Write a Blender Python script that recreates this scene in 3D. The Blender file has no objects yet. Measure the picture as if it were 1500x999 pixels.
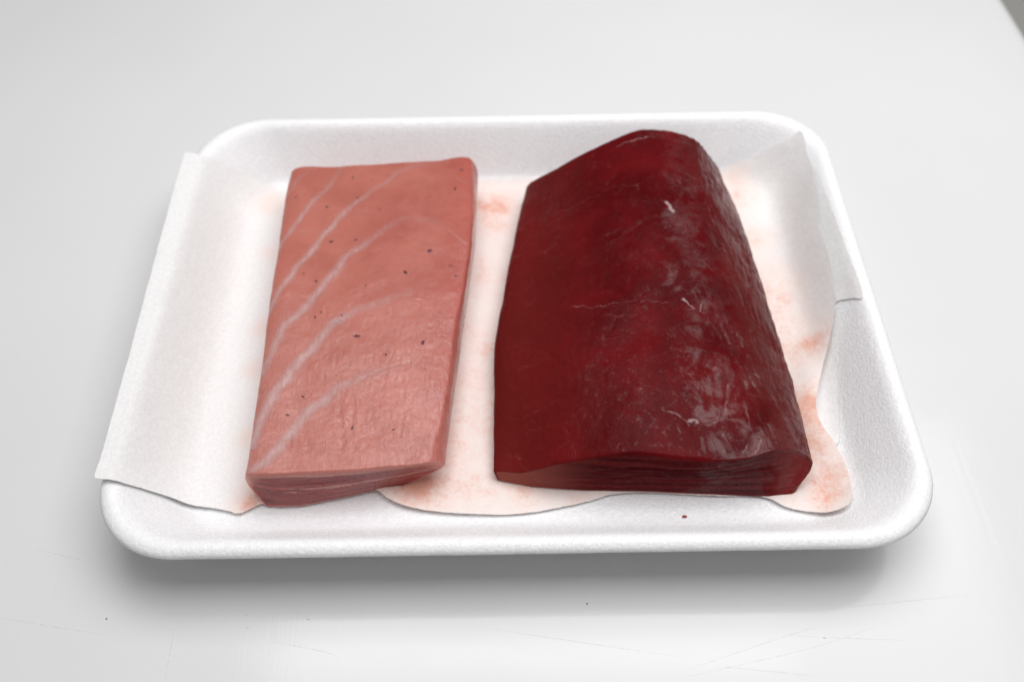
import bpy, bmesh, math, random
import numpy as np
from mathutils import Vector, Euler
from mathutils.bvhtree import BVHTree
from mathutils.geometry import delaunay_2d_cdt

S = 0.001                                   # the measurements below are millimetres
scene = bpy.context.scene
C = scene.collection

# ---------------------------------------------------------------- camera
CAM = [0.40226,-215.44722,264.65789,0.67948,0.00442,-0.0201,92.04956]   # x, y, z in mm, then pitch, heading and roll in radians
cam_data = bpy.data.cameras.new('camera')
cam_data.lens = 35.0
cam_data.sensor_width = 36.0
cam_data.sensor_fit = 'HORIZONTAL'
cam_data.clip_start = 0.01
cam_data.clip_end = 50
cam = bpy.data.objects.new('camera', cam_data)
C.objects.link(cam)
cam.location = (CAM[0]*S, CAM[1]*S, CAM[2]*S)
from mathutils import Matrix
cam.rotation_euler = (Matrix.Rotation(CAM[4], 3, 'Z') @ Matrix.Rotation(CAM[3], 3, 'X') @ Matrix.Rotation(CAM[5], 3, 'Z')).to_euler()
cam_data.dof.use_dof = True
cam_data.dof.focus_distance = 0.287
cam_data.dof.aperture_fstop = 9.0
cam_data.dof.aperture_blades = 9
scene.camera = cam

# ---------------------------------------------------------------- light: one big soft panel overhead, a dim room round it
world = bpy.data.worlds.new('World')
scene.world = world
world.use_nodes = True
bg = world.node_tree.nodes['Background']
bg.inputs[0].default_value = (1.0, 0.985, 0.965, 1)
bg.inputs[1].default_value = 0.25

def area_lamp(name, loc, target, sx, sy, power, color):
    d = bpy.data.lights.new(name, 'AREA')
    d.shape = 'RECTANGLE'; d.size = sx; d.size_y = sy
    d.energy = power; d.color = color
    o = bpy.data.objects.new(name, d); C.objects.link(o)
    o.location = loc
    o.rotation_euler = (Vector(target) - Vector(loc)).to_track_quat('-Z', 'Y').to_euler()
    return o
area_lamp('ceiling_softbox', (0.17, 0.105, 0.70), (0.17, 0.105, 0.0), 0.78, 0.63, 5.9, (0.995, 0.989, 1.0))
for y in (0.125, 0.185):                     # two tubes in the same fixture, seen as soft bands in the board's gloss
    area_lamp('tube_lamp', (0.03, y, 0.685), (0.03, y, 0.0), 0.56, 0.018, 0.17, (1.0, 0.985, 0.96))

scene.render.engine = 'CYCLES'
scene.view_settings.view_transform = 'Standard'
scene.view_settings.look = 'None'
scene.view_settings.exposure = 0.02
scene.view_settings.gamma = 1.0
scene.view_settings.use_curve_mapping = False
scene.cycles.max_bounces = 10
scene.cycles.transparent_max_bounces = 12

# ---------------------------------------------------------------- measurements (mm; origin on the board under the tray's middle)
TRAY_PROFILE_MM = [[-3,20.2],[0,21.2],[0.6,22.4],[2.2,23.2],[4,22.9],[5.6,21.6],[7.2,19.2],[15,7.2],[16.8,5.2],[18.6,4.3],[21,4],[60,4]]
RED_MM = [[[-5.66,-59.66,5.0],[-6.81,-58.6,8.0],[0.35,-60.5,10.5],[12.83,-62.17,18.5],[33.9,-63.33,24.8],[57.31,-64.75,22.0],[67.04,-64.11,22.5],[74.38,-62.14,23.5],[87.62,-61.11,13.0],[83.19,-65.77,5.0],[75.72,-66.79,5.0],[49.61,-65.15,5.0],[19.21,-63.65,5.0],[3.96,-61.96,5.0]],[[-6.07,-36.74,4.7],[-6.57,-36.74,9.5],[1.71,-40.75,15.0],[15.63,-41.31,22.5],[37.73,-40.39,27.5],[54.12,-39.77,26.2],[65.56,-36.96,24.5],[77.28,-39.86,20.5],[87.72,-36.51,12.0],[86.92,-36.51,4.7],[72.97,-36.54,4.7],[47.86,-36.61,4.7],[19.97,-36.68,4.7],[3.23,-36.72,4.7]],[[-5.38,-10.17,4.7],[-5.88,-10.17,10.5],[2.79,-15.2,16.5],[16.62,-18.81,24.0],[40.74,-17.97,29.0],[52.35,-18.76,28.0],[62.6,-16.35,26.5],[77.52,-20.03,20.5],[86.58,-14.78,12.0],[85.78,-14.78,4.7],[72.11,-14.09,4.7],[47.49,-12.84,4.7],[20.14,-11.46,4.7],[3.74,-10.63,4.7]],[[-1.08,19.75,4.7],[-1.58,19.75,11.0],[6.7,10.88,17.0],[19.52,6.29,25.0],[42.94,6.65,30.5],[54.71,6.86,30.0],[63.03,8.09,28.5],[76.64,5.17,21.5],[84.49,13.68,12.0],[83.69,13.68,4.7],[70.97,14.59,4.7],[48.09,16.23,4.7],[22.66,18.05,4.7],[7.4,19.14,4.7]],[[3.12,46.16,4.7],[2.62,46.16,11.5],[10.92,36.33,17.5],[23.15,33.5,26.5],[45.62,36.68,32.5],[55.63,36.65,32.3],[65.39,38.37,30.5],[74.75,33.04,22.5],[82.28,43.01,12.0],[81.48,43.01,4.7],[69.73,43.48,4.7],[48.57,44.33,4.7],[25.06,45.28,4.7],[10.96,45.84,4.7]],[[6.45,62.27,4.7],[5.95,63.77,12.0],[12.98,62.89,18.0],[27.74,64.65,27.5],[47.24,68.01,34.0],[58.29,67.82,33.6],[66.23,65.02,32.0],[72.05,65.9,24.5],[78.24,66.48,12.0],[77.44,65.48,4.7],[66.79,65.0,4.7],[47.62,64.13,4.7],[26.33,63.17,4.7],[13.55,62.59,4.7]]]
PINK_MM = [[[-74.28,-67.19,5.3],[-78.83,-63.73,11.0],[-77.58,-64.87,18.6],[-61.61,-64.89,20.0],[-43.68,-64.09,20.0],[-31.54,-62.33,19.0],[-24.54,-61.1,18.3],[-20.8,-58.81,13.0],[-34.76,-61.47,5.0],[-40.02,-62.2,5.2],[-52.03,-65.01,5.2],[-63.95,-67.33,5.2],[-70.01,-67.44,5.2]],[[-76.79,-38.52,4.7],[-78.39,-38.52,12.0],[-77.99,-38.52,19.5],[-63.26,-39.32,20.2],[-44.44,-39.7,20.2],[-29.21,-39.72,19.8],[-20.86,-37.9,18.8],[-18.81,-33.77,13.0],[-21.31,-33.77,4.7],[-29.63,-34.48,4.7],[-44.61,-35.76,4.7],[-61.26,-37.19,4.7],[-71.24,-38.04,4.7]],[[-77.85,-10.48,4.7],[-79.45,-10.48,12.0],[-79.05,-10.48,19.8],[-64.17,-11.3,20.4],[-45.09,-11.88,20.6],[-28.74,-12.07,20.4],[-19.15,-14.75,19.3],[-16.75,-9.66,13.0],[-18.15,-9.66,4.7],[-27.1,-9.78,4.7],[-43.22,-10.0,4.7],[-61.13,-10.25,4.7],[-71.88,-10.4,4.7]],[[-78.66,16.34,4.7],[-80.26,16.34,12.0],[-79.86,16.34,20.0],[-64.9,15.43,20.6],[-44.83,14.78,20.8],[-27.6,14.38,20.8],[-16.07,8.65,20.0],[-14.66,16.63,14.0],[-15.56,16.63,4.7],[-25.02,16.59,4.7],[-42.06,16.51,4.7],[-60.99,16.42,4.7],[-72.35,16.37,4.7]],[[-79.64,46.35,4.7],[-81.24,46.35,12.0],[-80.84,46.35,20.0],[-65.29,45.33,20.6],[-45.27,44.41,21.0],[-26.81,43.53,21.4],[-13.74,40.17,21.0],[-12.75,44.33,17.0],[-13.35,44.33,4.7],[-23.29,44.63,4.7],[-41.19,45.18,4.7],[-61.08,45.78,4.7],[-73.01,46.15,4.7]],[[-79.37,65.26,4.7],[-80.97,65.26,12.0],[-80.57,65.26,20.0],[-65.76,66.3,20.4],[-45.86,67.37,21.0],[-26.69,67.55,21.4],[-14.58,67.67,22.0],[-12.94,67.69,19.0],[-13.54,67.69,4.7],[-23.41,67.33,4.7],[-41.19,66.67,4.7],[-60.94,65.94,4.7],[-72.79,65.5,4.7]]]
FAT_MM = [[[[-71.8,65.6],[-75.58,60.15],[-78.33,55.27],[-81.12,48.55]],0.55,0.6],[[[-59.82,69.04],[-64.1,60.53],[-66.08,53.66],[-70.1,47.96],[-72.67,41.87],[-74.66,36.82],[-77.6,29.63],[-79.84,22.61]],0.8,0.85],[[[-29.24,65.97],[-37.28,63.64],[-44.95,56.84],[-52.36,49.22],[-57.14,43.63],[-61.64,36.3],[-65.98,28.71],[-68.62,21.28],[-71.97,15.35],[-75.23,7.06],[-78.58,-1.77]],0.9,0.9],[[[-24.79,34.6],[-30.0,36.1],[-37.78,36.74],[-43.94,32.33],[-50.43,25.33],[-56.12,18.49],[-60.88,10.14],[-65.4,1.23],[-68.87,-5.06],[-72.84,-11.19],[-74.23,-16.27],[-77.29,-26.25]],1.15,0.9],[[[-31.67,3.89],[-39.9,-0.37],[-45.79,-2.24],[-52.67,-6.03],[-57.02,-10.21],[-57.29,-9.23],[-61.42,-16.38],[-66.02,-24.18],[-70.48,-31.74],[-72.71,-39.93],[-75.62,-47.05],[-76.43,-52.47]],1.35,1.0],[[[-30.5,-25.2],[-38.49,-28.03],[-46.35,-31.25],[-52.77,-34.46],[-57.6,-39.28],[-62.25,-44.81],[-66.03,-51.0],[-70.69,-59.26],[-74.58,-62.88]],1.3,0.95]]
FAT_FAINT_MM = [[[[-22.78,32.52],[-18.8,27.04],[-14.31,23.4]],0.5,0.5],[[[-20.84,57.65],[-16.74,53.61],[-13.4,52.06]],0.4,0.4]]
SPOTS_MM = [[-57.57,59.25,0.23],[-50.39,57.78,0.23],[-54.95,48.44,0.33],[-65.39,44.13,0.33],[-46.56,41.88,0.23],[-64.23,33.18,0.23],[-61.96,26.66,0.33],[-53.75,27.18,0.33],[-65.32,8.58,0.38],[-35.73,11.57,0.42],[-28.1,21.3,0.52],[-20.69,14.43,0.38],[-18.91,9.85,0.28],[-48.55,6.13,0.23],[-55.27,-6.54,0.33],[-20.03,50.65,0.33],[-17.91,60.24,0.33],[-69.72,12.01,0.19],[-76.75,48.5,0.19],[-62.32,-4.81,0.28],[-63.88,-6.89,0.28],[-28.72,47.79,0.19],[-56.42,21.7,0.19],[-49.75,-15.39,0.55],[-28.37,-17.99,0.5],[-39.99,-22.84,0.3],[-35.89,-50.66,0.3],[-48.05,-49.8,0.35],[-67.77,-45.09,0.35],[-64.01,-38.34,0.3]]
PINK_CRACKS_MM = [[[[-34.18,-7.73],[-34.72,-16.79],[-33.64,-23.84],[-34.17,-32.34],[-33.27,-42.2],[-33.79,-50.08],[-32.62,-59.24]],0.35,0.18],[[[-49.76,-34.52],[-48.43,-41.89],[-48.24,-51.35],[-47.78,-52.9]],0.7,0.3],[[[-52.53,-36.94],[-52.49,-44.21],[-50.35,-52.85],[-51.05,-58.89]],0.8,0.25],[[[-62.52,-47.96],[-61.32,-52.63],[-59.96,-58.72]],0.8,0.25],[[[-66.68,-50.99],[-65.57,-57.11]],0.7,0.25],[[[-30.5,-25.2],[-39.84,-28.0],[-48.23,-32.89]],0.4,0.15],[[[-35.75,1.28],[-28.34,-2.09],[-22.03,-11.61]],0.35,0.12]]
SINEW_MM = [[[[37.37,60.89],[41.57,62.34],[46.39,62.95],[49.84,63.38],[52.8,62.36]],0.32,0.75],[[[12.31,38.25],[16.97,38.33],[20.93,37.37],[25.62,38.11],[31.04,39.52],[35.09,40.1]],0.16,0.5],[[[2.61,38.49],[6.39,41.3],[10.52,43.45]],0.14,0.4],[[[6.86,32.85],[12.86,34.12],[15.46,32.64],[17.29,28.86],[19.89,28.33],[23.23,29.18]],0.15,0.4],[[[18.68,17.75],[21.94,18.75],[24.6,20.3]],0.16,0.5],[[[15.56,-7.87],[20.37,-8.38],[25.09,-10.09],[25.84,-10.3],[33.86,-10.16],[45.07,-10.2],[53.0,-10.9]],0.2,0.55],[[[-4.07,-17.8],[4.82,-19.02],[9.58,-22.21],[12.6,-27.32],[18.61,-34.34]],0.13,0.25],[[[49.61,32.28],[52.42,31.27]],0.15,0.5],[[[32.34,-46.05],[32.19,-52.38]],0.13,0.35]]
FLECK_MM = [[[[51.83,31.76],[53.18,29.39],[54.76,26.31]],0.75,1.0],[[[53.24,-8.51],[55.32,-11.22],[56.69,-13.04]],0.6,0.9],[[[59.56,-9.81],[58.29,-13.48]],0.35,0.8],[[[49.78,-53.07],[52.1,-52.23],[53.25,-53.59]],0.9,0.8],[[[43.92,-49.37],[47.78,-51.25],[51.08,-54.43]],0.45,0.6],[[[64.55,-38.96],[62.32,-46.37],[61.42,-50.0]],0.5,0.45],[[[67.86,-45.7],[68.11,-51.17],[68.72,-56.52]],0.35,0.4],[[[70.77,-57.99],[69.1,-61.42],[67.37,-63.11]],0.3,0.5],[[[66.84,-59.65],[64.84,-63.06]],0.3,0.5],[[[69.94,-35.49],[72.38,-39.36],[73.58,-41.27]],0.3,0.35]]
RED_CRACKS_MM = [[[[36.7,64.46],[32.07,57.29],[26.25,51.34],[20.64,47.48]],0.9,0.35],[[[12.21,36.14],[20.75,35.26],[34.8,37.97],[45.52,39.15]],0.5,0.3],[[[11.28,8.15],[19.08,14.04],[26.84,16.5],[37.38,20.72]],1.1,0.4],[[[35.5,16.79],[46.27,23.71],[54.77,25.33]],1.0,0.3],[[[-4.07,-17.8],[4.82,-19.02],[9.58,-22.21],[12.6,-27.32],[18.61,-34.34]],0.8,0.3],[[[9.2,-6.34],[21.65,-3.36]],1.0,0.25],[[[41.41,-48.97],[47.99,-50.01],[51.87,-54.55],[57.98,-58.18]],0.6,0.4],[[[61.99,-17.86],[56.74,-33.74],[60.43,-34.78],[59.48,-46.95]],0.7,0.5],[[[64.33,-37.93],[60.94,-50.82],[58.1,-57.85]],0.7,0.5],[[[24.68,-44.48],[34.1,-49.25],[41.47,-50.3]],1.2,0.3],[[[69.19,-20.7],[71.86,-28.81],[73.68,-36.64],[76.2,-44.24]],0.7,0.5],[[[63.74,-13.1],[66.91,-29.48],[68.5,-39.18],[70.92,-52.13]],0.7,0.5]]
PAPER_MM = [[-119.81,70.21,0.6],[-112.74,69.04,0.6],[-106.84,70.87,0.6],[-99.52,72.29,0.8],[-93.18,72.11,1.4],[-89.76,70.05,1.6],[-86.06,69.83,0.6],[-73.09,71.01,0.6],[-49.56,72.69,0.6],[-28.54,73.4,0.6],[-12.77,73.89,0.6],[-2.25,73.97,0.6],[10.89,73.76,0.6],[39.79,74.03,0.6],[60.8,73.95,0.6],[79.72,74.13,0.6],[83.73,75.5,2.1],[90.35,76.05,3.6],[98.42,76.05,4.6],[104.22,75.38,5.1],[107.39,76.08,2.8],[108.48,73.22,2.8],[108.98,64.43,4.4],[108.44,51.97,6.6],[107.25,40.54,6.6],[106.29,31.84,6.6],[106.54,23.18,6.6],[106.78,13.98,5.8],[105.93,3.47,5.1],[104.89,-4.13,5.1],[102.09,-14.06,5.1],[97.95,-24.77,5.7],[94.61,-33.94,6.0],[93.56,-39.11,6.0],[94.31,-44.34,5.4],[96.96,-50.38,4.4],[98.66,-58.0,3.6],[98.57,-65.26,3.0],[97.63,-69.71,2.4],[95.7,-72.59,1.4],[91.26,-73.55,0.6],[85.17,-72.06,0.6],[79.1,-70.19,1.1],[72.72,-66.68,0.9],[59.63,-66.21,0.9],[47.57,-65.29,0.9],[39.51,-64.67,0.9],[29.3,-65.01,1.0],[21.04,-67.34,0.9],[8.82,-69.98,0.6],[-2.27,-71.21,0.6],[-13.3,-70.93,0.9],[-22.35,-70.21,1.2],[-31.45,-68.62,1.6],[-37.64,-65.97,2.0],[-42.91,-62.62,2.4],[-53.95,-64.28,2.4],[-65.89,-67.0,1.9],[-75.16,-66.55,1.4],[-81.52,-69.5,0.7],[-85.05,-68.64,0.9],[-90.25,-67.52,1.0],[-96.18,-67.02,0.95],[-101.46,-66.47,0.9],[-106.45,-67.44,0.8],[-111.06,-68.79,0.7],[-116.92,-68.67,0.8],[-118.22,-67.7,1.0],[-118.04,-59.08,1.0],[-118.31,-34.64,0.9],[-118.88,-6.06,0.9],[-119.42,24.52,0.9],[-119.77,52.84,0.9]]
UNDER_MM = [[106.1,66.17,0.6],[110.43,62.28,0.6],[111.6,43.45,0.6],[112.37,17.51,0.6],[112.89,-3.42,0.6],[109.94,-1.96,0.6],[106.51,0.03,0.6],[104.46,-12.91,0.6],[102.3,-30.1,0.6],[99.46,-48.17,1.2],[96.98,-47.35,0.9],[92.19,-45.61,0.6],[91.91,-13.3,0.6],[96.33,23.26,0.6]]
STAIN_MM = [[-8.81,60.93,8,1.0],[-5.48,49.88,7,0.7],[-11.1,25.9,8,0.6],[-11.99,-5.28,10,0.4],[-14.04,-22.35,12,0.4],[-20.12,-43.41,10,0.6],[-25.77,-61.64,10,1.1],[-31.74,-65.04,7,0.8],[-11.4,-63.08,9,0.5],[0.83,-65.64,8,0.5],[-3.05,-38.62,12,0.25],[-3.65,60.8,8,0.5],[86.75,62.31,6,0.8],[85.49,71.45,4,0.7],[89.58,40.52,6,0.7],[92.26,13.84,7,0.9],[92.36,1.43,7,0.7],[95.25,-13.44,9,0.9],[92.1,-35.29,9,1.0],[93.24,-45.63,10,0.8],[94.84,-58.02,9,0.6],[90.53,-68.63,8,0.8],[98.89,-11.28,5,0.6],[94.53,-64.05,6,0.4],[91.59,23.55,6,0.5],[-92.17,62.92,6,0.5],[-85.39,2.28,4,0.45],[-85.75,-15.27,4,0.4],[-84.24,-42.16,4,0.35],[-77.98,-66.5,6,1.3],[-88.1,37.79,4,0.3],[19.21,-64.12,6,0.5],[4.98,-62.22,5,0.4],[-48.37,-61.22,12,1.4],[-64.27,-65.6,8,1.4],[49.66,-65.15,20,0.7]]
DROP_MM = [49.31,-72.55,0.6]
CRUMBS_MM = [[19.53,-97.07],[-76.05,-98.3],[-58.56,-100.21],[-115.38,-99.26],[-75.24,-102.32],[84.09,-107.89]]
SCRATCH_MM = [[[-11.16,-103.18],[7.69,-106.44],[44.54,-112.81]],[[41.99,-118.94],[78.22,-111.07],[100.23,-104.63]],[[44.1,-116.57],[73.26,-107.71],[85.2,-104.38]],[[73.37,-107.13],[106.57,-109.23]],[[-95.47,-117.5],[-95.77,-102.38]],[[-67.58,-106.77],[-52.19,-109.91],[-48.2,-112.46]],[[-142.03,-77.52],[-124.9,-81.55]],[[-145.52,-98.55],[-115.35,-104.03]],[[53.44,-115.41],[80.39,-118.63]],[[86.15,-99.81],[127.31,-96.04]]]
EDGE_MM = [[226.6,173.69,0.0]]

# ---------------------------------------------------------------- numpy noise and curve helpers
_rs = np.random.RandomState(11)
_perm = np.concatenate([_rs.permutation(256)]*3)
_grad = _rs.normal(size=(256, 3)); _grad /= np.linalg.norm(_grad, axis=1)[:, None]
def noise(p):
    """gradient noise, about -1..1, of an (n, 3) array"""
    p = np.asarray(p, float)
    i = np.floor(p).astype(int); f = p - i; i &= 255
    w = f*f*f*(f*(f*6 - 15) + 10)
    out = 0.0
    for dx in (0, 1):
        for dy in (0, 1):
            for dz in (0, 1):
                h = _perm[_perm[_perm[i[:, 0]+dx] + i[:, 1]+dy] + i[:, 2]+dz]
                d = f - (dx, dy, dz)
                g = (_grad[h]*d).sum(1)
                out = out + g*(w[:, 0] if dx else 1-w[:, 0])*(w[:, 1] if dy else 1-w[:, 1])*(w[:, 2] if dz else 1-w[:, 2])
    return out*1.6
def fbm(p, octaves=3):
    r = 0; a = 1
    for k in range(octaves):
        r = r + a*noise(np.asarray(p)*(2**k) + 17.3*k); a *= .5
    return r
def ss(a, b, x):
    t = np.clip((x - a)/(b - a), 0, 1)
    return t*t*(3 - 2*t)
def polyline_distance(xy, line):
    """distance of (n,2) points to a polyline and the parameter 0..1 along it"""
    best = np.full(len(xy), 1e9); par = np.zeros(len(xy))
    L = np.array(line, float); n = len(L) - 1
    for k in range(n):
        a, b = L[k], L[k+1]; d = b - a
        t = np.clip(((xy - a) @ d)/max(d @ d, 1e-9), 0, 1)
        r = np.linalg.norm(xy - a - t[:, None]*d, axis=1)
        m = r < best; best[m] = r[m]; par[m] = (k + t[m])/n
    return best, par
def smooth_line(pts, step):
    """Catmull-Rom through 2-D or 3-D points, resampled about every step mm"""
    P = np.array(pts, float); out = []
    E = np.vstack([2*P[0]-P[1], P, 2*P[-1]-P[-2]])
    for k in range(len(P)-1):
        p0, p1, p2, p3 = E[k:k+4]
        n = max(2, int(np.linalg.norm(p2-p1)/step))
        for t in np.arange(n)/n:
            out.append(.5*(2*p1 + (p2-p0)*t + (2*p0-5*p1+4*p2-p3)*t*t + (3*p1-p0-3*p2+p3)*t**3))
    out.append(P[-1])
    return np.array(out)

def obj(name, verts, faces, mat, parent=None, smooth=True, sharp=None):
    me = bpy.data.meshes.new(name)
    me.from_pydata((np.asarray(verts)*S).tolist(), [], [tuple(int(i) for i in f) for f in faces])
    me.update()
    if smooth:
        me.polygons.foreach_set('use_smooth', [True]*len(me.polygons))
    if sharp:
        me.set_sharp_from_angle(angle=math.radians(sharp))
    me.materials.append(mat)
    o = bpy.data.objects.new(name, me); C.objects.link(o)
    if parent: o.parent = parent
    return o
def attribute(o, name, values):
    a = o.data.attributes.new(name, 'FLOAT', 'POINT')
    a.data.foreach_set('value', np.asarray(values, np.float32))
def tag(o, label, cat, group=None):
    o['label'] = label; o['category'] = cat
    if group: o['group'] = group
    return o
def thing(name, label, cat, group=None):
    o = bpy.data.objects.new(name, None); C.objects.link(o)
    o.empty_display_size = .02
    return tag(o, label, cat, group)

# ---------------------------------------------------------------- material helper
class Mat:
    def __init__(self, name):
        self.m = bpy.data.materials.new(name); self.m.use_nodes = True
        self.t = self.m.node_tree; self.n = self.t.nodes
        self.b = self.n['Principled BSDF']; self.out = self.n['Material Output']
        self.co = self.n.new('ShaderNodeTexCoord').outputs['Object']
    def lk(self, a, b): self.t.links.new(a, b)
    def put(self, sock, v):
        if hasattr(v, 'is_output'): self.lk(v, sock)
        else: sock.default_value = v
    def scaled(self, sx, sy, sz, src=None):
        n = self.n.new('ShaderNodeMapping'); self.lk(src or self.co, n.inputs[0]); n.inputs['Scale'].default_value = (sx, sy, sz)
        return n.outputs[0]
    def noise(self, vec, scale, detail=3, rough=.55, dist=0.):
        n = self.n.new('ShaderNodeTexNoise'); self.lk(vec, n.inputs['Vector'])
        n.inputs['Scale'].default_value = scale; n.inputs['Detail'].default_value = detail
        n.inputs['Roughness'].default_value = rough; n.inputs['Distortion'].default_value = dist
        return n.outputs[0]
    def voronoi(self, vec, scale, feature='F1', out='Distance'):
        n = self.n.new('ShaderNodeTexVoronoi'); n.feature = feature; self.lk(vec, n.inputs['Vector']); n.inputs['Scale'].default_value = scale
        return n.outputs[out]
    def math(self, op, a, b=0., c=0., clamp=False):
        n = self.n.new('ShaderNodeMath'); n.operation = op; n.use_clamp = clamp
        self.put(n.inputs[0], a); self.put(n.inputs[1], b); self.put(n.inputs[2], c)
        return n.outputs[0]
    def ramp(self, v, lo, hi, a=0., b=1.):
        n = self.n.new('ShaderNodeMapRange'); n.interpolation_type = 'SMOOTHSTEP'; self.put(n.inputs[0], v)
        n.inputs[1].default_value = lo; n.inputs[2].default_value = hi; n.inputs[3].default_value = a; n.inputs[4].default_value = b
        return n.outputs[0]
    def mix(self, f, a, b):
        n = self.n.new('ShaderNodeMix'); n.data_type = 'RGBA'
        self.put(n.inputs[0], f)
        for s, v in ((n.inputs[6], a), (n.inputs[7], b)):
            self.put(s, v if hasattr(v, 'is_output') else (*v, 1))
        return n.outputs[2]
    def attr(self, name):
        n = self.n.new('ShaderNodeAttribute'); n.attribute_name = name
        return n.outputs['Fac']
    def bump(self, h, dist, strength=1., normal=None):
        n = self.n.new('ShaderNodeBump'); self.lk(h, n.inputs['Height'])
        n.inputs['Distance'].default_value = dist; n.inputs['Strength'].default_value = strength
        if normal: self.lk(normal, n.inputs['Normal'])
        return n.outputs[0]
    def set(self, **kw):
        for k, v in kw.items():
            s = self.b.inputs[k.replace('_', ' ')]
            if isinstance(v, tuple) and len(v) == 3 and s.type == 'RGBA': v = (*v, 1)
            self.put(s, v)
    def fade(self, alpha):
        self.b.inputs['Alpha'].default_value = 1
        self.put(self.b.inputs['Alpha'], alpha)

# ---------------------------------------------------------------- the white board and what lies beyond its edge
def board_material():
    m = Mat('white_plastic_board')
    big = m.noise(m.co, 6, 3)
    col = m.mix(m.ramp(big, .35, .65), (.705, .707, .712), (.725, .727, .73))
    smear = m.noise(m.scaled(1, 1, 1), 14, 4, .6, .6)
    # fine wiping scratches running front to back and a few across
    brush = m.noise(m.scaled(900, 9, 1), 1, 2, .6)
    across = m.noise(m.scaled(8, 500, 1), 1, 2, .6)
    streak = m.math('ADD', m.math('MULTIPLY', brush, .7), m.math('MULTIPLY', across, .15))
    rough = m.math('ADD', m.ramp(streak, .45, .8, .1, .22), m.ramp(smear, .4, .7, 0, .08))
    dots = m.voronoi(m.co, 38)
    dot = m.ramp(dots, .02, .05, 1, 0)
    pick = m.ramp(m.voronoi(m.co, 38, out='Color'), .93, .94)
    col = m.mix(m.math('MULTIPLY', m.math('MULTIPLY', dot, pick), .22), col, (.35, .34, .33))
    m.set(Base_Color=col, Roughness=rough, Specular_IOR_Level=.28, IOR=1.5)
    n = m.bump(streak, .00004, .9)
    n = m.bump(m.noise(m.co, 55, 2), .0002, .12, n)
    m.set(Normal=n)
    return m.m
def floor_material():
    m = Mat('grey_counter')
    m.set(Base_Color=m.mix(m.noise(m.co, 5), (.22, .22, .205), (.27, .265, .245)), Roughness=.7)
    return m.m

def slab(name, x0, x1, y0, y1, z0, z1, r, mat):
    """a flat board with rounded upper edges and corners"""
    ring = []
    cr = 16
    cs = [(x1-cr, y1-cr, 0), (x0+cr, y1-cr, 90), (x0+cr, y0+cr, 180), (x1-cr, y0+cr, 270)]
    prof = [(0, z0), (0, z1-r)] + [(r-r*math.cos(a), z1-r+r*math.sin(a)) for a in np.radians([18, 36, 54, 72, 90])]
    verts, faces = [], []
    for ins, z in prof:
        for cx, cy, a0 in cs:
            for k in range(9):
                a = math.radians(a0 + 90*k/8)
                verts.append((cx + (cr-ins)*math.cos(a), cy + (cr-ins)*math.sin(a), z))
    n = 36
    for j in range(len(prof)-1):
        for k in range(n):
            faces.append((j*n+k, j*n+(k+1) % n, (j+1)*n+(k+1) % n, (j+1)*n+k))
    faces.append(tuple(range((len(prof)-1)*n, len(prof)*n)))
    faces.append(tuple(reversed(range(n))))
    return obj(name, verts, faces, mat, sharp=50)
bx, by = EDGE_MM[0][:2]
board = slab('table_top', -700, 236, -420, 620, -24, 0, 9, board_material())
board.rotation_euler.z = math.radians(1.5)
board.location = (.0045, -.006, 0)
board['kind'] = 'structure'
fl = obj('counter', [(-9000, -9000, -24.4), (9000, -9000, -24.4), (9000, 9000, -24.4), (-9000, 9000, -24.4)], [(0, 1, 2, 3)], floor_material())
fl['kind'] = 'structure'

# long single scratches, each a shallow groove lip of its own on the board
def scratch_material():
    m = Mat('board_scratch')
    m.set(Base_Color=(.52, .525, .53), Roughness=.35)
    m.fade(m.math('MULTIPLY', m.attr('weight'), m.ramp(m.noise(m.co, 700, 3), .3, .65, .0, .28)))
    return m.m
sm = scratch_material()
rnd = random.Random(4)
for line in SCRATCH_MM:
    P = smooth_line([(x + rnd.uniform(-.2, .2), y + rnd.uniform(-.2, .2)) for x, y in line], 1.0)
    T = np.gradient(P, axis=0); T /= np.linalg.norm(T, axis=1)[:, None]
    N = np.stack([-T[:, 1], T[:, 0]], 1)
    verts, w = [], []
    for k in range(len(P)):
        f = k/(len(P)-1); g = math.sin(math.pi*min(max(f, .03), .97))**.5
        for c, z, ww in ((-1, .004, 0), (0, .03, 1), (1, .004, 0)):
            q = P[k] + N[k]*c*.16*(.5 + g*.5)
            verts.append((q[0], q[1], z)); w.append(ww*g)
    faces = []
    for k in range(len(P)-1):
        for c in (0, 1):
            a = 3*k+c; faces.append((a, a+3, a+4, a+1))
    o = obj('scratch', verts, faces, sm, board)
    o.matrix_parent_inverse = Matrix.LocRotScale(board.location, board.rotation_euler, None).inverted()
    attribute(o, 'weight', w)

# ---------------------------------------------------------------- the foam tray
TA, TB, TR = 117.5, 92.05, 25.0
PZ = np.array(TRAY_PROFILE_MM)
def prof_z(i):                                               # lip and foot rounded, not faceted
    k = np.linspace(-2.6, 2.6, 21); w = np.exp(-(k/1.5)**2)
    return float((np.interp(i + k, PZ[:, 0], PZ[:, 1])*w).sum()/w.sum())
def prof_sheet(i):                                           # paper bridges the foot of the wall in a wide curve
    k = np.linspace(-7, 7, 29); w = np.exp(-(k/3.4)**2)
    wide = float((np.interp(i + k, PZ[3:, 0], PZ[3:, 1])*w).sum()/w.sum())
    return max(prof_z(i), wide, 22.9 if i < 3 else 0)
PS = np.array([(i, prof_sheet(i)) for i in np.linspace(-3, 40, 260)])   # what a sheet lying on it follows
def inset_distance(x, y, i):
    a, b, r = TA - i, TB - i, TR - .45*i
    dx, dy = np.abs(x) - (a - r), np.abs(y) - (b - r)
    return np.hypot(np.maximum(dx, 0), np.maximum(dy, 0)) + np.minimum(np.maximum(dx, dy), 0) - r
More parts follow.
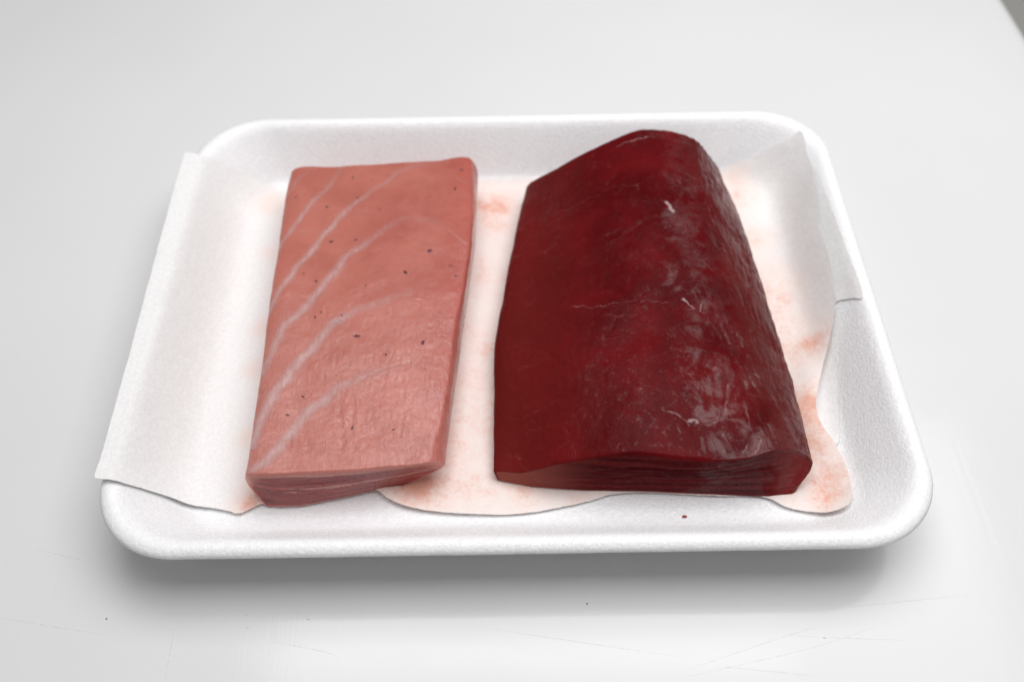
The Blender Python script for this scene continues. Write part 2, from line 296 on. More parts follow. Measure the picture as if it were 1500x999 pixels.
def tray_height(x, y):
    x, y = np.asarray(x, float), np.asarray(y, float)
    lo = np.full(x.shape, -3.); hi = np.full(x.shape, 40.)
    for _ in range(30):
        mid = (lo + hi)/2; g = inset_distance(x, y, mid) > 0
        hi = np.where(g, mid, hi); lo = np.where(g, lo, mid)
    return np.interp(lo, PS[:, 0], PS[:, 1])
def ring_points(i, extra=0):
    a, b, r = TA - i, TB - i, TR - .45*i
    out = []
    for cx, cy, a0 in ((a-r, b-r, 0), (-a+r, b-r, 90), (-a+r, -b+r, 180), (a-r, -b+r, 270)):
        for k in range(48):
            t = math.radians(a0 + 90*k/48); out.append((cx + r*math.cos(t), cy + r*math.sin(t)))
        t = math.radians(a0 + 90); p = (cx + r*math.cos(t), cy + r*math.sin(t))
        q = {0: (-a+r, b), 90: (-a, -b+r), 180: (a-r, -b), 270: (a, b-r)}[a0]
        for k in range(60): out.append((p[0] + (q[0]-p[0])*k/60, p[1] + (q[1]-p[1])*k/60))
    return np.array(out)
def foam_material():
    m = Mat('white_polystyrene_foam')
    warp = m.noise(m.co, 300, 2)
    cells = m.voronoi(m.scaled(1, 1, 1), 1250, 'SMOOTH_F1')
    rnd_c = m.voronoi(m.co, 1250, out='Color')
    fine = m.noise(m.co, 1500, 3, .7)
    h = m.math('ADD', m.math('MULTIPLY', cells, -.8), m.math('MULTIPLY', fine, .9))
    grey = m.math('MULTIPLY', m.ramp(rnd_c, 0, 1), 1.)
    col = m.mix(grey, (.85, .848, .86), (.93, .93, .94))
    n = m.bump(h, .0003, .62)
    n = m.bump(warp, .0006, .06, n)
    m.set(Base_Color=col, Roughness=m.ramp(rnd_c, .2, .9, .55, .22), Specular_IOR_Level=.5, Normal=n,
          Subsurface_Weight=.35, Subsurface_Radius=(1., 1., 1.), Subsurface_Scale=.0016)
    return m.m
fine_i = np.concatenate([np.linspace(0, 7.2, 14), np.linspace(8.2, 14.5, 8), np.linspace(15, 21, 12)])
loops = []                                                   # outer bottom -> outer wall -> lip -> inner wall -> floor
for i, z in ((22, 0.0), (20.6, .1), (19.4, .4), (18.0, 1.2), (15, 3.4), (8.5, 13.4), (6.4, 16.2), (4.5, 18.3), (2.6, 19.4), (1.2, 19.7), (.4, 20.1), (-.02, 21.0)):
    loops.append((i, z))
for i in fine_i[1:]: loops.append((i, prof_z(i)))
verts, faces = [], []
R0 = ring_points(0); n = len(R0)
sway = fbm(np.c_[R0*.018, np.zeros(n)], 2)
rim_wave = noise(np.c_[R0*.11, np.ones(n)*3])
for i, z in loops:
    P = ring_points(i); up = np.clip(z/21., 0, 1)
    out = R0/np.linalg.norm(R0, axis=1)[:, None]
    P = P + out*(sway*.12*up + rim_wave*.07*up)[:, None]
    for p, s in zip(P, sway): verts.append((p[0], p[1], z + s*.1*up))
L = len(loops)
for j in range(L-1):
    for k in range(n):
        faces.append((j*n+k, j*n+(k+1) % n, (j+1)*n+(k+1) % n, (j+1)*n+k))
base = len(verts)                                            # the flat floor and the flat underside
last = ring_points(21); first = ring_points(22)
for f in (.75, .5, .25): verts += [(p[0]*f, p[1]*f, 4.0) for p in last]
rows = [(L-1)*n, base, base+n, base+2*n]
for a, b in zip(rows[:-1], rows[1:]):
    for k in range(n): faces.append((a+k, a+(k+1) % n, b+(k+1) % n, b+k))
verts.append((0, 0, 4.0)); c = len(verts)-1
for k in range(n): faces.append((rows[-1]+k, rows[-1]+(k+1) % n, c))
verts.append((0, 0, 0.0)); c = len(verts)-1
for k in range(n): faces.append(((k+1) % n, k, c))
tray = obj('foam_tray', verts, faces, foam_material())
tag(tray, 'white rectangular foam tray with rounded corners holding both fish blocks', 'tray')
tray.location.z = .00005

# ---------------------------------------------------------------- the absorbent paper
RED_OUT = np.array([p[:2] for p in [s[1] for s in RED_MM]] + [p[:2] for p in [s[8] for s in RED_MM[::-1]]])
PINK_OUT = np.array([p[:2] for p in [s[1] for s in PINK_MM]] + [p[:2] for p in [s[7] for s in PINK_MM[::-1]]])
def paper_material():
    m = Mat('absorbent_paper')
    st = m.attr('stain')
    mott = m.noise(m.co, 170, 6, .78, .3)
    grain = m.noise(m.co, 900, 3, .7)
    v = m.math('ADD', m.math('MULTIPLY', mott, .75), m.math('MULTIPLY', grain, .25))
    k = m.math('MULTIPLY', m.ramp(m.math('ADD', v, m.math('MULTIPLY', st, .30)), .42, 1.12), m.ramp(st, .02, .5))
    k = m.math('ADD', k, m.math('MULTIPLY', st, .09), clamp=True)
    white = m.mix(m.ramp(grain, .35, .65), (.82, .812, .806), (.88, .875, .87))
    pale = m.mix(m.ramp(st, 0, .25), white, (.87, .80, .77))
    col = m.mix(k, pale, m.mix(m.ramp(k, .3, .95), (.86, .64, .56), (.78, .41, .31)))
    fib = m.noise(m.scaled(1, 1, 1), 1300, 4, .75, .8)
    quilt = m.noise(m.co, 220, 2)
    n = m.bump(fib, .0003, .7)
    n = m.bump(quilt, .0006, .25, n)
    dimple = m.voronoi(m.co, 330, 'SMOOTH_F1')
    n = m.bump(dimple, .0005, .16, n)
    m.set(Base_Color=col, Roughness=.85, Specular_IOR_Level=.2, Normal=n, Subsurface_Weight=0.)
    return m.m
paper_mat = paper_material()
def inside(pts, poly):
    r = np.zeros(len(pts), bool); x, y = pts[:, 0], pts[:, 1]
    for (x0, y0), (x1, y1) in zip(poly, np.roll(poly, -1, axis=0)):
        c = ((y0 > y) != (y1 > y)) & (x < (x1-x0)*(y-y0)/(y1-y0 + 1e-12) + x0)
        r ^= c
    return r
def sheet(name, outline, step, base_lift, parent=None, torn=.12, thick=.06, ripple=.25, wall=.45, stained=True):
    O = np.array(outline, float)
    ring = smooth_line(np.vstack([O, O[:1]]), .8)[:-1]
    lift_line = ring[:, 2].copy()
    ring2 = ring[:, :2]
    nrm = np.gradient(ring2, axis=0); nrm = np.stack([nrm[:, 1], -nrm[:, 0]], 1); nrm /= np.linalg.norm(nrm, axis=1)[:, None] + 1e-9
    ring2 = ring2 + nrm*(torn*fbm(np.c_[ring2*.9, np.zeros(len(ring2))], 3))[:, None]
    x0, y0 = ring2.min(0); x1, y1 = ring2.max(0)
    gx, gy = np.meshgrid(np.arange(x0, x1, step), np.arange(y0, y1, step))
    gx[::2] += step/2
    G = np.c_[gx.ravel(), gy.ravel()] + _rs.uniform(-.15, .15, (gx.size, 2))*step
    hx, hy = np.meshgrid(np.arange(x0, x1, .75), np.arange(y0, y1, 1.5))            # closer points where it bends over the lip
    hx[::2] += .37
    H = np.c_[hx.ravel(), hy.ravel()]
    high = lambda p: tray_height(p[:, 0], p[:, 1]) > 16
    G = np.vstack([G[~high(G)], H[high(H)]])
    G = G[inside(G, ring2)]
    D = np.array([np.hypot(*(ring2 - g).T).min() for g in G])
    G = G[D > .5]
    P = np.vstack([ring2, G])
    nr = len(ring2)
    res = delaunay_2d_cdt([Vector(p) for p in P], [(k, (k+1) % nr) for k in range(nr)], [], 1, 1e-4)
    V = np.array([(v.x, v.y) for v in res[0]])
    lift = np.zeros(len(V)); wsum = np.full(len(V), .02)
    K = slice(None, None, 3)
    for (px, py), l in zip(ring2[K], lift_line[K]):
        d2 = (V[:, 0]-px)**2 + (V[:, 1]-py)**2
        w = np.exp(-d2/(2*5.5**2)); lift += w*l; wsum += w*np.minimum(1, 1)
    lift = lift/wsum
    dedge = np.array([np.hypot(*(ring2[K] - v).T).min() for v in V])
    lift *= np.exp(-(dedge/8)**2)
    q = np.c_[V, np.zeros(len(V))]
    rough = fbm(q*.07, 3)*ripple*1.3 + noise(q*.28 + 5)*ripple*.35
    tz = tray_height(V[:, 0], V[:, 1])
    z = tz + wall*ss(4.3, 7, tz) + base_lift + lift + np.maximum(rough + ripple*.6, 0)
    T3 = np.c_[V, z]; tri = np.array([list(f) for f in res[2]])
    fn = np.cross(T3[tri[:, 1]]-T3[tri[:, 0]], T3[tri[:, 2]]-T3[tri[:, 0]])
    flip = fn[:, 2] < 0; tri[flip] = tri[flip][:, ::-1]; fn[flip] *= -1
    vn = np.zeros_like(T3)
    for c in range(3): np.add.at(vn, tri[:, c], fn)
    vn /= np.linalg.norm(vn, axis=1)[:, None] + 1e-12
    B3 = T3 - vn*thick; nv = len(T3)
    ed = {}
    for a, b, c in tri:
        for e in ((a, b), (b, c), (c, a)): ed[e] = 1
    rim = [e for e in ed if (e[1], e[0]) not in ed]
    allv = [T3, B3]; rf = []
    for k, (a, b) in enumerate(rim):
        q0 = 2*nv + 4*k; allv.append(np.array([T3[a], B3[a], B3[b], T3[b]])); rf.append((q0, q0+1, q0+2, q0+3))
    src = np.concatenate([np.arange(nv), np.arange(nv)] + [[a, a, b, b] for a, b in rim]).astype(int)
    o = obj(name, np.concatenate(allv), tri.tolist() + (tri[:, ::-1] + nv).tolist() + rf, paper_mat, parent)
    st = np.zeros(len(V))
    for x, y, r, s in STAIN_MM:
        st += .8*s*np.exp(-((V[:, 0]-x)**2 + (V[:, 1]-y)**2)/(2*(r*.62)**2))
    for poly, s, w in ((RED_OUT, .58, 7.5), (PINK_OUT, .36, 3.6)):
        d, _ = polyline_distance(V, np.vstack([poly, poly[:1]]))
        st += s*np.exp(-d/w)
    attribute(o, 'stain', (np.clip(st, 0, 1.6) if stained else st*0)[src])
    return o
paper = sheet('absorbent_paper', PAPER_MM, 1.5, .2)
tag(paper, 'white absorbent paper sheet with pink blood stains under both fish blocks', 'paper')
under = sheet('folded_layer', UNDER_MM, 2.0, .13, paper, torn=.05, ripple=.04, wall=.0, stained=False)
under['label'] = 'plain unstained fold of paper peeking out along the right wall'

# ---------------------------------------------------------------- fish blocks
def flesh(name, stations, colour, kind, rows=300, half=170, parent=None):
    St = np.array(stations, float)                           # stations x control points x 3
    ns, nc, _ = St.shape
    n_top = {'red': 10, 'pink': 9}[kind]                     # LB..RB over the top
    # along: front -> back
    w = np.linspace(0, 1, rows)
    w = w*.9 + .1*w**2
    E = np.concatenate([2*St[:1]-St[1:2], St, 2*St[-1:]-St[-2:-1]])
    g = w*(ns-1); k = np.minimum(g.astype(int), ns-2); t = (g-k)[:, None, None]
    p0, p1, p2, p3 = E[k], E[k+1], E[k+2], E[k+3]
    A = .5*(2*p1 + (p2-p0)*t + (2*p0-5*p1+4*p2-p3)*t*t + (3*p1-p0-3*p2+p3)*t**3)   # rows x nc x 3
    # around: closed loop, softened corners; top chain gets `half` samples, underside the same number
    top_idx = list(range(n_top)); bot_idx = list(range(n_top-1, nc)) + [0]
    soft_mix = .55 if kind == 'red' else .75
    def chain(idx, n):
        seg = np.linalg.norm(np.diff(St[2][idx], axis=0), axis=1)
        seg = np.maximum(seg, 2.0)
        cum = np.concatenate([[0], np.cumsum(seg)])
        u = np.linspace(0, cum[-1], n)
        j = np.clip(np.searchsorted(cum, u, side='right')-1, 0, len(seg)-1)
        return j, (u-cum[j])/seg[j]
    def sample(idx, n, soft):
        j, tt = chain(idx, n)
        Q = A[:, idx]
        Eq = np.concatenate([2*Q[:, :1]-Q[:, 1:2], Q, 2*Q[:, -1:]-Q[:, -2:-1]], 1)
        a, b, c, d = Eq[:, j], Eq[:, j+1], Eq[:, j+2], Eq[:, j+3]
        # centripetal-ish tangents keep tight corners from overshooting
        lab = np.linalg.norm(b-a, axis=2, keepdims=True)+1e-6; lbc = np.linalg.norm(c-b, axis=2, keepdims=True)+1e-6; lcd = np.linalg.norm(d-c, axis=2, keepdims=True)+1e-6
        m1 = ((b-a)/lab*lbc + (c-b)*lab/lbc)*lbc/(lab+lbc)*soft
        m2 = ((c-b)/lbc*lcd + (d-c)*lbc/lcd)*lbc/(lbc+lcd)*soft
        t = tt[None, :, None]; mixw = np.where(j >= len(idx)-3, .9, soft_mix)[None, :, None] if soft else 0.
        lin = b + (c-b)*t
        her = (2*t**3-3*t**2+1)*b + (t**3-2*t**2+t)*m1 + (-2*t**3+3*t**2)*c + (t**3-t**2)*m2
        return her*mixw + lin*(1-mixw)
    top = sample(top_idx, half, 1.0)
    bot = sample(bot_idx, half, .0)
    loop = np.concatenate([top, bot[:, 1:-1]], 1)            # rows x (2*half-2) x 3
    N = loop.shape[1]
    # round over the front and back edge
    for end, r in ((0, .9 if kind == 'red' else .4), (-1, 1.6)):
        cen = loop[end].mean(0)
        yy = loop[:, :, 1]; d = np.abs(yy - loop[end, :, 1][None])
        ins = np.where(d < r, r - np.sqrt(np.maximum(r*r - (r-np.minimum(d, r))**2, 0)), 0)
        v = cen[None, None] - loop; v[..., 1] = 0
        loop = loop + v/(np.linalg.norm(v, axis=2, keepdims=True)+1e-6)*ins[..., None]
    # displacement along the normal
    du = np.roll(loop, -1, 1) - np.roll(loop, 1, 1); dv = np.gradient(loop, axis=0)
    nrm = np.cross(du, dv); nrm /= np.linalg.norm(nrm, axis=2, keepdims=True)+1e-9
    if nrm[rows//2, half//2, 2] < 0: nrm = -nrm
    P = loop.reshape(-1, 3); NN = nrm.reshape(-1, 3)
    upw = ss(.2, .6, NN[:, 2])
    u_idx = np.tile(np.concatenate([np.linspace(0, 1, half), np.linspace(1, 0, half-2+2)[1:-1]]), rows)
    is_top = np.tile(np.concatenate([np.ones(half), np.zeros(half-2)]), rows)
    s_idx = np.repeat(w, N)
    if kind == 'red':
        h = .40*fbm(P*.06 + 3, 2) + .07*fbm(P*np.array([.45, .2, .4]), 3)
        side = ss(64, 72, P[:, 0] + .07*(P[:, 1]+60) - 3)*is_top
        h = h + side*(.42*(-np.abs(noise(np.c_[P[:, 0]*.42 + P[:, 1]*.10, P[:, 1]*.035, P[:, 2]*.5])) + .25) - .30*np.abs(noise(np.c_[P[:, 0]*.95 + P[:, 1]*.2, P[:, 1]*.06, P[:, 2]*1.0+7])) + .16*fbm(P*np.array([1.3, .3, 1.3]), 2))
        h = h + upw*.05*noise(np.c_[P[:, 0]*1.3 + .5*noise(P*.2), P[:, 1]*.35, P[:, 2]*.2])
        cracks = RED_CRACKS_MM
    else:
        h = .28*fbm(P*.06 + 9, 3) + .05*fbm(P*.5, 2)
        low = ss(20, -25, P[:, 1])*ss(-74, -60, P[:, 0] + .25*P[:, 1])
        h = h + upw*low*(.13*noise(np.c_[P[:, 0]*1.0 + .8*noise(P*.25), P[:, 1]*.2, P[:, 2]*.1]) + .035*fbm(P*np.array([.9, .8, .3]), 2))
        cracks = PINK_CRACKS_MM
    for line, wd, dp in cracks:
        xy = P[:, :2] + np.c_[noise(P*.7)*.6, noise(P*.7 + 40)*.6]
        d, par = polyline_distance(xy, line)
        amp = (.35 if kind == 'red' else 1.1)*(.4 + .9*ss(-.4, .5, noise(P*.35 + 11)))
        dp = dp*amp
        h = h - dp*np.exp(-(d/wd)**2)*ss(0, .15, par)*ss(1, .85, par)*upw
        h = h + dp*.35*np.exp(-((d-wd*1.8)/wd)**2)*upw*ss(0, .15, par)*ss(1, .85, par)
    h = h*is_top
    edge = ss(0, .012, s_idx)                                # keep the front edge where it was cut, but let it waver
    P = P + NN*(h*(.35 + .65*edge))[:, None]
    P[:, 2] = np.maximum(P[:, 2], 4.62)
    # cut faces
    V = [P]; F = []
    idx = np.arange(rows*N).reshape(rows, N)
    q = np.stack([idx[:-1], np.roll(idx, -1, 1)[:-1], np.roll(idx, -1, 1)[1:], idx[1:]], -1).reshape(-1, 4)
    F += q.tolist()
    cap = np.zeros(len(P)); vpar = np.zeros(len(P)); base = len(P)
    for row, nv, sgn in ((0, 40, -1), (rows-1, 6, 1)):
        T = P[row*N:row*N+half]; B = np.concatenate([P[row*N+half-1:row*N+half], P[row*N+half:row*N+N], P[row*N:row*N+1]])[::-1]
        grid = np.zeros((nv+1, half), int)
        grid[0] = row*N + np.arange(half)
        bi = np.concatenate([[row*N+half-1], row*N+half+np.arange(N-half), [row*N]])[::-1]
        grid[nv] = bi
        for j in range(1, nv):
            v = j/nv
            X = T*(1-v) + B*v
            ht = np.abs(T[:, 2]-B[:, 2])
            bulge = np.sin(math.pi*v)*np.minimum(1, ht/8)
            if row == 0:
                u = np.linspace(0, 1, half)
                if kind == 'red':
                    lay = X[:, 2]*.50 - 5.5*np.sin((u-.15)*2.6) + .9*fbm(np.c_[X[:, 0]*.05, X[:, 2]*.08, X[:, 2]*0], 2)
                    g = .42*np.abs(noise(np.c_[lay*1.1, X[:, 0]*.012, X[:, 0]*0])) * ss(.1, .5, u)
                    g = g + .2*np.abs(noise(np.c_[lay*2.6, X[:, 0]*.03, X[:, 0]*0+4]))*ss(.15, .5, u) + .10*fbm(X*.4, 2)
                    X[:, 1] += g*1.0*bulge - .5*bulge
                else:
                    lay = X[:, 2]*.55 - X[:, 0]*.035 + .4*fbm(np.c_[X[:, 0]*.07, X[:, 2]*.1, X[:, 2]*0], 2)
                    fr = lay*1.05 - np.floor(lay*1.05)
                    step = (fr*.55 - .28)*(1 - ss(.35, .8, u))
                    X[:, 1] += (step*1.0 + .3*np.abs(noise(np.c_[lay*2.2, X[:, 0]*.03, X[:, 0]*0])))*1.3*bulge + .15*fbm(X*.5, 2)*bulge
            grid[j] = base + (j-1)*half + np.arange(half)
            grid[j, 0] = grid[0, 0]; grid[j, -1] = grid[0, -1]
            V.append(X); cap = np.concatenate([cap, np.full(half, 1. if row == 0 else 0)]); vpar = np.concatenate([vpar, np.full(half, v)])
        base += (nv-1)*half
        for j in range(nv):
            for c in range(half-1):
                f = [grid[j, c], grid[j+1, c], grid[j+1, c+1], grid[j, c+1]]
                g = []
                for x in f:
                    if x not in g: g.append(x)
                if len(g) > 2: F.append(g if sgn < 0 else g[::-1])
    V = np.concatenate(V)
    F = [tuple(f) for f in F]
    used = np.zeros(len(V), bool)
    for f in F: used[list(f)] = True
    remap = np.cumsum(used)-1
    V = V[used]; F = [tuple(remap[list(f)]) for f in F]
    o = obj(name, V, F, colour, parent, sharp=62)
    bm = bmesh.new(); bm.from_mesh(o.data); bmesh.ops.recalc_face_normals(bm, faces=bm.faces); bm.to_mesh(o.data); bm.free()
    attribute(o, 'cut', cap[used]); attribute(o, 'depth', vpar[used])
    return o

def wet_flesh(name, kind):
    m = Mat(name)
    pos = m.n.new('ShaderNodeSeparateXYZ'); m.lk(m.co, pos.inputs[0])
    x, y, z = pos.outputs
    cut, dep = m.attr('cut'), m.attr('depth')
    blotch = m.noise(m.co, 45, 4, .6, .5)
    fine = m.noise(m.co, 420, 3, .6)
    warp = m.n.new('ShaderNodeVectorMath'); warp.operation = 'MULTIPLY_ADD'
    wn = m.n.new('ShaderNodeTexNoise'); m.lk(m.co, wn.inputs['Vector']); wn.inputs['Scale'].default_value = 70; wn.inputs['Detail'].default_value = 4
    m.lk(wn.outputs['Color'], warp.inputs[0]); warp.inputs[1].default_value = (.012, .012, .012); m.lk(m.co, warp.inputs[2])
    edge = m.voronoi(m.scaled(45, 105, 60, warp.outputs[0]), 1, 'DISTANCE_TO_EDGE')
    seam = m.math('MULTIPLY', m.ramp(edge, .0, .045, 1, 0), m.ramp(m.noise(m.co, 55, 3), .45, .65))
    if kind == 'red':
        col = m.mix(m.ramp(blotch, .3, .7), (.076, .0024, .0038), (.136, .0056, .0072))
        # the belly side of the muscle is paler and browner than the core
        bel = m.math('ADD', x, m.math('MULTIPLY', m.math('SUBTRACT', blotch, .5), .03))
        col = m.mix(m.ramp(bel, -.004, .034, .65, 0), col, (.155, .0155, .013))
        col = m.mix(m.math('MULTIPLY', m.ramp(bel, .066, .078), .6), col, (.10, .018, .016))
        lay = m.noise(m.scaled(14, 14, 620), 1, 3, .6, .25)
        face = m.mix(m.ramp(lay, .35, .7), (.05, .0022, .004), (.12, .010, .011))
        face = m.mix(m.ramp(x, -.004, .026, 1, 0), face, (.26, .07, .055))
        face = m.mix(m.ramp(x, .068, .084, 0, .75), face, (.20, .022, .022))
        col = m.mix(cut, col, face)
        fib = m.noise(m.scaled(900, 230, 500), 1, 4, .65, .35)
        wr = m.noise(m.co, 420, 4, .65, 1.2)
        mask = m.ramp(m.noise(m.co, 60, 3), .35, .65, .25, 1.)
        h = m.math('ADD', m.math('MULTIPLY', m.math('MULTIPLY', fib, mask), .6), m.math('MULTIPLY', wr, .55))
        rough = m.ramp(m.noise(m.co, 75, 4, .6), .3, .75, .16, .34)
        wet = m.ramp(m.math('ADD', m.noise(m.co, 95, 4, .65, .8), m.math('MULTIPLY', m.ramp(x, .044, .058), .22)), .63, .77)
        spec = m.math('MULTIPLY', m.math('ADD', m.math('ADD', .04, m.math('MULTIPLY', m.ramp(m.noise(m.co, 520, 4, .7), .52, .78), .20)), m.math('MULTIPLY', wet, .24)), m.ramp(cut, 0, 1, 1, .35))
        n = m.bump(m.math('SUBTRACT', h, m.math('MULTIPLY', seam, .5)), .0003, .45)
        col = m.mix(m.math('MULTIPLY', m.math('MULTIPLY', seam, m.ramp(cut, 0, 1, 1, 0)), m.ramp(fine, .4, .7, .0, .18)), col, (.36, .13, .12))
        n = m.bump(m.noise(m.co, 1500, 3, .7), .00016, .5, n)
        m.set(Base_Color=col, Roughness=rough, Specular_IOR_Level=spec, Normal=n, Subsurface_Weight=.45,
              Subsurface_Radius=(1., .22, .18), Subsurface_Scale=.0022, Coat_Weight=0.)
    else:
        col = m.mix(m.ramp(blotch, .3, .7), (.40, .104, .078), (.50, .162, .126))
        pale = m.math('MULTIPLY', m.ramp(m.math('ADD', y, m.math('MULTIPLY', m.noise(m.co, 30, 4, .6), .05)), -.03, .055, 1, 0), m.ramp(m.noise(m.co, 120, 4, .65), .35, .65, .35, 1.))
        col = m.mix(m.math('MULTIPLY', pale, .7), col, (.60, .225, .185))
        col = m.mix(m.ramp(x, -.075, -.03, .35, 0), col, (.50, .165, .12))
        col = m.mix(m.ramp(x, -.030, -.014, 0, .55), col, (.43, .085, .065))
        lay = m.noise(m.scaled(16, 16, 700), 1, 3, .6, .2)
        face = m.mix(m.ramp(lay, .35, .7), (.18, .015, .016), (.34, .048, .042))  # redder inner layers, with the front's occlusion shade also put into the colour
        rim = m.ramp(dep, .04, .22, 1, 0)
        face = m.mix(rim, face, (.50, .135, .10))
        line = m.ramp(m.noise(m.scaled(22, 22, 760), 1, 3, .6), .58, .68)
        face = m.mix(m.math('MULTIPLY', line, .6), face, (.62, .34, .30))
        col = m.mix(cut, col, face)
        fib = m.noise(m.scaled(950, 260, 500), 1, 5, .7, .6)
        wr = m.noise(m.co, 560, 5, .7, .8)
        low = m.ramp(m.math('ADD', y, m.math('MULTIPLY', blotch, .03)), -.02, .03, 1, .25)
        h = m.math('MULTIPLY', m.math('ADD', m.math('MULTIPLY', fib, .7), m.math('MULTIPLY', wr, .6)), low)
        rough = m.ramp(m.noise(m.co, 80, 4, .6), .3, .75, .17, .3)
        n = m.bump(h, .0006, .8)
        n = m.bump(m.noise(m.co, 1700, 2, .7), .00016, .5, n)
        m.set(Base_Color=col, Roughness=rough, Specular_IOR_Level=m.math('ADD', .38, m.math('MULTIPLY', low, .34)), Normal=n, Subsurface_Weight=.45,
              Subsurface_Radius=(1., .35, .25), Subsurface_Scale=.0022, Coat_Weight=.18, Coat_Roughness=.22)
    return m.m

def strip_material(name, lo, hi, rough, soft=260, lo_cut=.45):
    m = Mat(name)
    br = m.noise(m.co, soft, 4, .6, .4)
    fine = m.noise(m.scaled(900, 300, 500), 1, 3, .7)
    w = m.attr('weight')
    v = m.math('ADD', m.math('MULTIPLY', br, .5), m.math('MULTIPLY', fine, .5))
    a = m.math('MULTIPLY', w, m.ramp(m.math('ADD', v, m.math('MULTIPLY', w, .5)), lo_cut, 1.0, .0, 1.))
    m.set(Base_Color=m.mix(fine, lo, hi), Roughness=rough, Specular_IOR_Level=.5,
          Normal=m.bump(fine, .0002, .4), Coat_Weight=.15, Coat_Roughness=.25)
    m.fade(a)
    return m.m

def bvh_of(o):
    me = o.data
    return BVHTree.FromPolygons([v.co for v in me.vertices], [tuple(p.vertices) for p in me.polygons])
def seed_of(line): return (line[0][0]*3.1 + line[0][1]*1.7) % 40
def ribbon(name, line, width, strength, tree, mat, parent, height=.05, step=.45, ragged=.25, taper='both', zmin=4., wobble=0.):
    """a thin band of tissue that follows the surface below it"""
    P = smooth_line(line, step)
    if taper == 'start':                                     # run on over the block's edge
        d = P[-1] - P[-4]; d /= np.linalg.norm(d); P = np.vstack([P, P[-1] + d*np.arange(1, 8)[:, None]*step])
    P = P + wobble*np.c_[fbm(np.c_[P*.5, P[:, :1]*0+seed_of(line)], 3), fbm(np.c_[P*.5, P[:, :1]*0+50+seed_of(line)], 3)]
    T = np.gradient(P, axis=0); T /= np.linalg.norm(T, axis=1)[:, None]+1e-9
    Nn = np.stack([-T[:, 1], T[:, 0]], 1)
    q = np.c_[P*.22, np.zeros(len(P))]
    wl = width*(1 + ragged*fbm(q, 3)); off = width*.35*fbm(q*.6 + 31, 2)
    cols = np.linspace(-1, 1, 9)
    grid = -np.ones((len(P), 9), int); verts = []; wt = []
    for k in range(len(P)):
        f = k/(len(P)-1)
        g = min(1, f/.12, (1-f)/.12) if taper == 'both' else min(1, f/.55 + .1)
        for c, u in enumerate(cols):
            p = P[k] + Nn[k]*(u*wl[k] + off[k])
            hit = tree.ray_cast(Vector((p[0]*S, p[1]*S, .08)), Vector((0, 0, -1)))
            if hit[0] is None or hit[0].z < zmin*S: continue
            z = hit[0].z/S + .012 + height*(1-u*u)
            grid[k, c] = len(verts); verts.append((p[0], p[1], z))
            wt.append(strength*(1-u*u)**1.4*(.25 + .75*g) if abs(u) < 1 else 0)
    faces = []
    for k in range(len(P)-1):
        for c in range(8):
            f = (grid[k, c], grid[k+1, c], grid[k+1, c+1], grid[k, c+1])
            if min(f) < 0: continue
            zz = [verts[i][2] for i in f]
            if max(zz)-min(zz) > 1.6: continue
            faces.append(f)
    if not faces: return None
    o = obj(name, verts, faces, mat, parent)
    attribute(o, 'weight', wt)
    return o

# the pale pink block on the left
pink = thing('tuna_block', 'pale pink fatty tuna block with white diagonal fat lines, left on the paper', 'fish block')
pink_body = flesh('flesh', PINK_MM, wet_flesh('pink_fatty_flesh', 'pink'), 'pink', parent=pink)
tp = bvh_of(pink_body)
fat_mat = strip_material('white_fat', (.62, .36, .34), (.72, .49, .47), .4, 150, .36)
for line, wd, st in FAT_MM:
    ribbon('fat_line', line, wd*2.2, st*.72, tp, fat_mat, pink, ragged=.10, step=.6, taper='start', zmin=16.6, wobble=.15)
for line, wd, st in FAT_FAINT_MM:
    ribbon('fat_line', line, wd, st, tp, fat_mat, pink)
def spot_mesh(seed):
    r = np.random.RandomState(seed); n = 14
    verts = [(0, 0, .035)]; faces = []
    rad = 1 + .28*r.uniform(-1, 1, n); rad = (rad + np.roll(rad, 1))/2
    for ring, h in ((.55, .03), (1., -.03)):
        for k in range(n):
            a = 2*math.pi*k/n; verts.append((ring*rad[k]*math.cos(a), ring*rad[k]*math.sin(a)*.72, h))
    for k in range(n):
        faces.append((0, 1+k, 1+(k+1) % n)); faces.append((1+k, 1+n+k, 1+n+(k+1) % n, 1+(k+1) % n))
    return verts, faces
ms = Mat('dark_blood')
ms.set(Base_Color=ms.mix(ms.noise(ms.co, 2000), (.045, .006, .010), (.16, .02, .024)), Roughness=.3)
spots = []
for k in range(3):
    v, f = spot_mesh(k)
    o = obj('blood_spot', v, f, ms.m, pink); spots.append(o)
rnd = random.Random(8)
for k, (x, y, d) in enumerate(SPOTS_MM):
    hit = tp.ray_cast(Vector((x*S, y*S, .08)), Vector((0, 0, -1)))
    if hit[0] is None: continue
    if k < 3: o = spots[k]
    else:
        o = spots[k % 3].copy(); C.objects.link(o); o.parent = pink
    o.location = hit[0] + hit[1]*.00002
    o.rotation_euler = (hit[1].to_track_quat('Z', 'Y').to_matrix() @ Matrix.Rotation(rnd.uniform(0, 6.28), 3, 'Z')).to_euler()
    s = d*.5*rnd.uniform(.85, 1.15)*4.6
    o.scale = (s, s*rnd.uniform(.6, .95), 1)

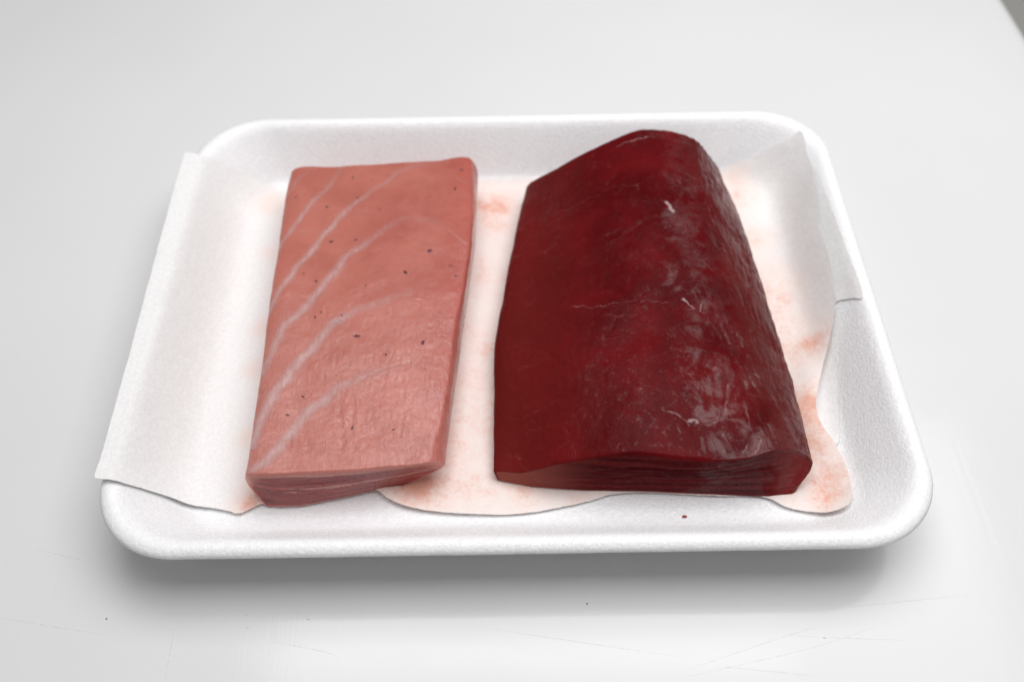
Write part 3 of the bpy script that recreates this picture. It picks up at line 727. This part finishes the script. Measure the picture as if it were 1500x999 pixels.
# the dark red block on the right
red = thing('tuna_block', 'dark red lean tuna block, thick and domed, right on the paper', 'fish block')
red_body = flesh('flesh', RED_MM, wet_flesh('dark_red_lean_flesh', 'red'), 'red', parent=red)
tr = bvh_of(red_body)
sinew_mat = strip_material('pale_sinew', (.30, .12, .12), (.48, .26, .27), .35, 190, .52)
for line, wd, st in SINEW_MM:
    ribbon('sinew', line, wd*1.5, st*.8, tr, sinew_mat, red, height=.05, step=.35, ragged=.6, wobble=.8)
fleck_mat = strip_material('white_tendon', (.42, .24, .24), (.60, .42, .42), .3)
for line, wd, st in FLECK_MM:
    ribbon('tendon_fleck', line, wd*1.3, st*.8, tr, fleck_mat, red, height=.14, step=.2, ragged=.8, wobble=.5)

# ---------------------------------------------------------------- small things
def blob(name, x, y, z, sx, sy, sz, mat, seed):
    bm = bmesh.new(); bmesh.ops.create_icosphere(bm, subdivisions=2, radius=1)
    P = np.array([v.co for v in bm.verts]); k = 1 + .35*noise(P*1.3 + seed)
    verts = P*k[:, None]*np.array([sx, sy, sz]); verts[:, 2] = np.maximum(verts[:, 2], -sz*.5)
    faces = [tuple(v.index for v in f.verts) for f in bm.faces]; bm.free()
    o = obj(name, verts, faces, mat); o.location = (x*S, y*S, (z + sz*.5)*S)
    return o
md = Mat('wet_blood'); md.set(Base_Color=(.30, .012, .016), Roughness=.15)
o = blob('blood_drop', DROP_MM[0], DROP_MM[1], float(tray_height(DROP_MM[0], DROP_MM[1])), .75, .45, .25, md.m, 1)
tag(o, 'tiny red blood drop on bare foam in front of the dark block', 'blood drop')
mc = Mat('pale_crumb'); mc.set(Base_Color=(.8, .78, .75), Roughness=.6)
mk = Mat('dark_speck'); mk.set(Base_Color=(.12, .11, .10), Roughness=.7)
texts = ['dark speck on the board below the middle of the tray', 'white crumb on the board below the front left of the tray', 'pale crumb on the board below the pink block',
         'grey speck on the board beyond the front left tray corner', 'small white crumb nearest the front edge below the pink block', 'pale crumb on the board below the front right tray corner']
for k, (x, y) in enumerate(CRUMBS_MM):
    dark = k in (0, 3)
    o = blob('speck' if dark else 'crumb', x, y, 0, .26 if dark else .5, .22 if dark else .3, .14, mk.m if dark else mc.m, k*3.1)
    o.rotation_euler.z = k*1.3
    tag(o, texts[k], 'crumb', 'specks and crumbs on the white board')
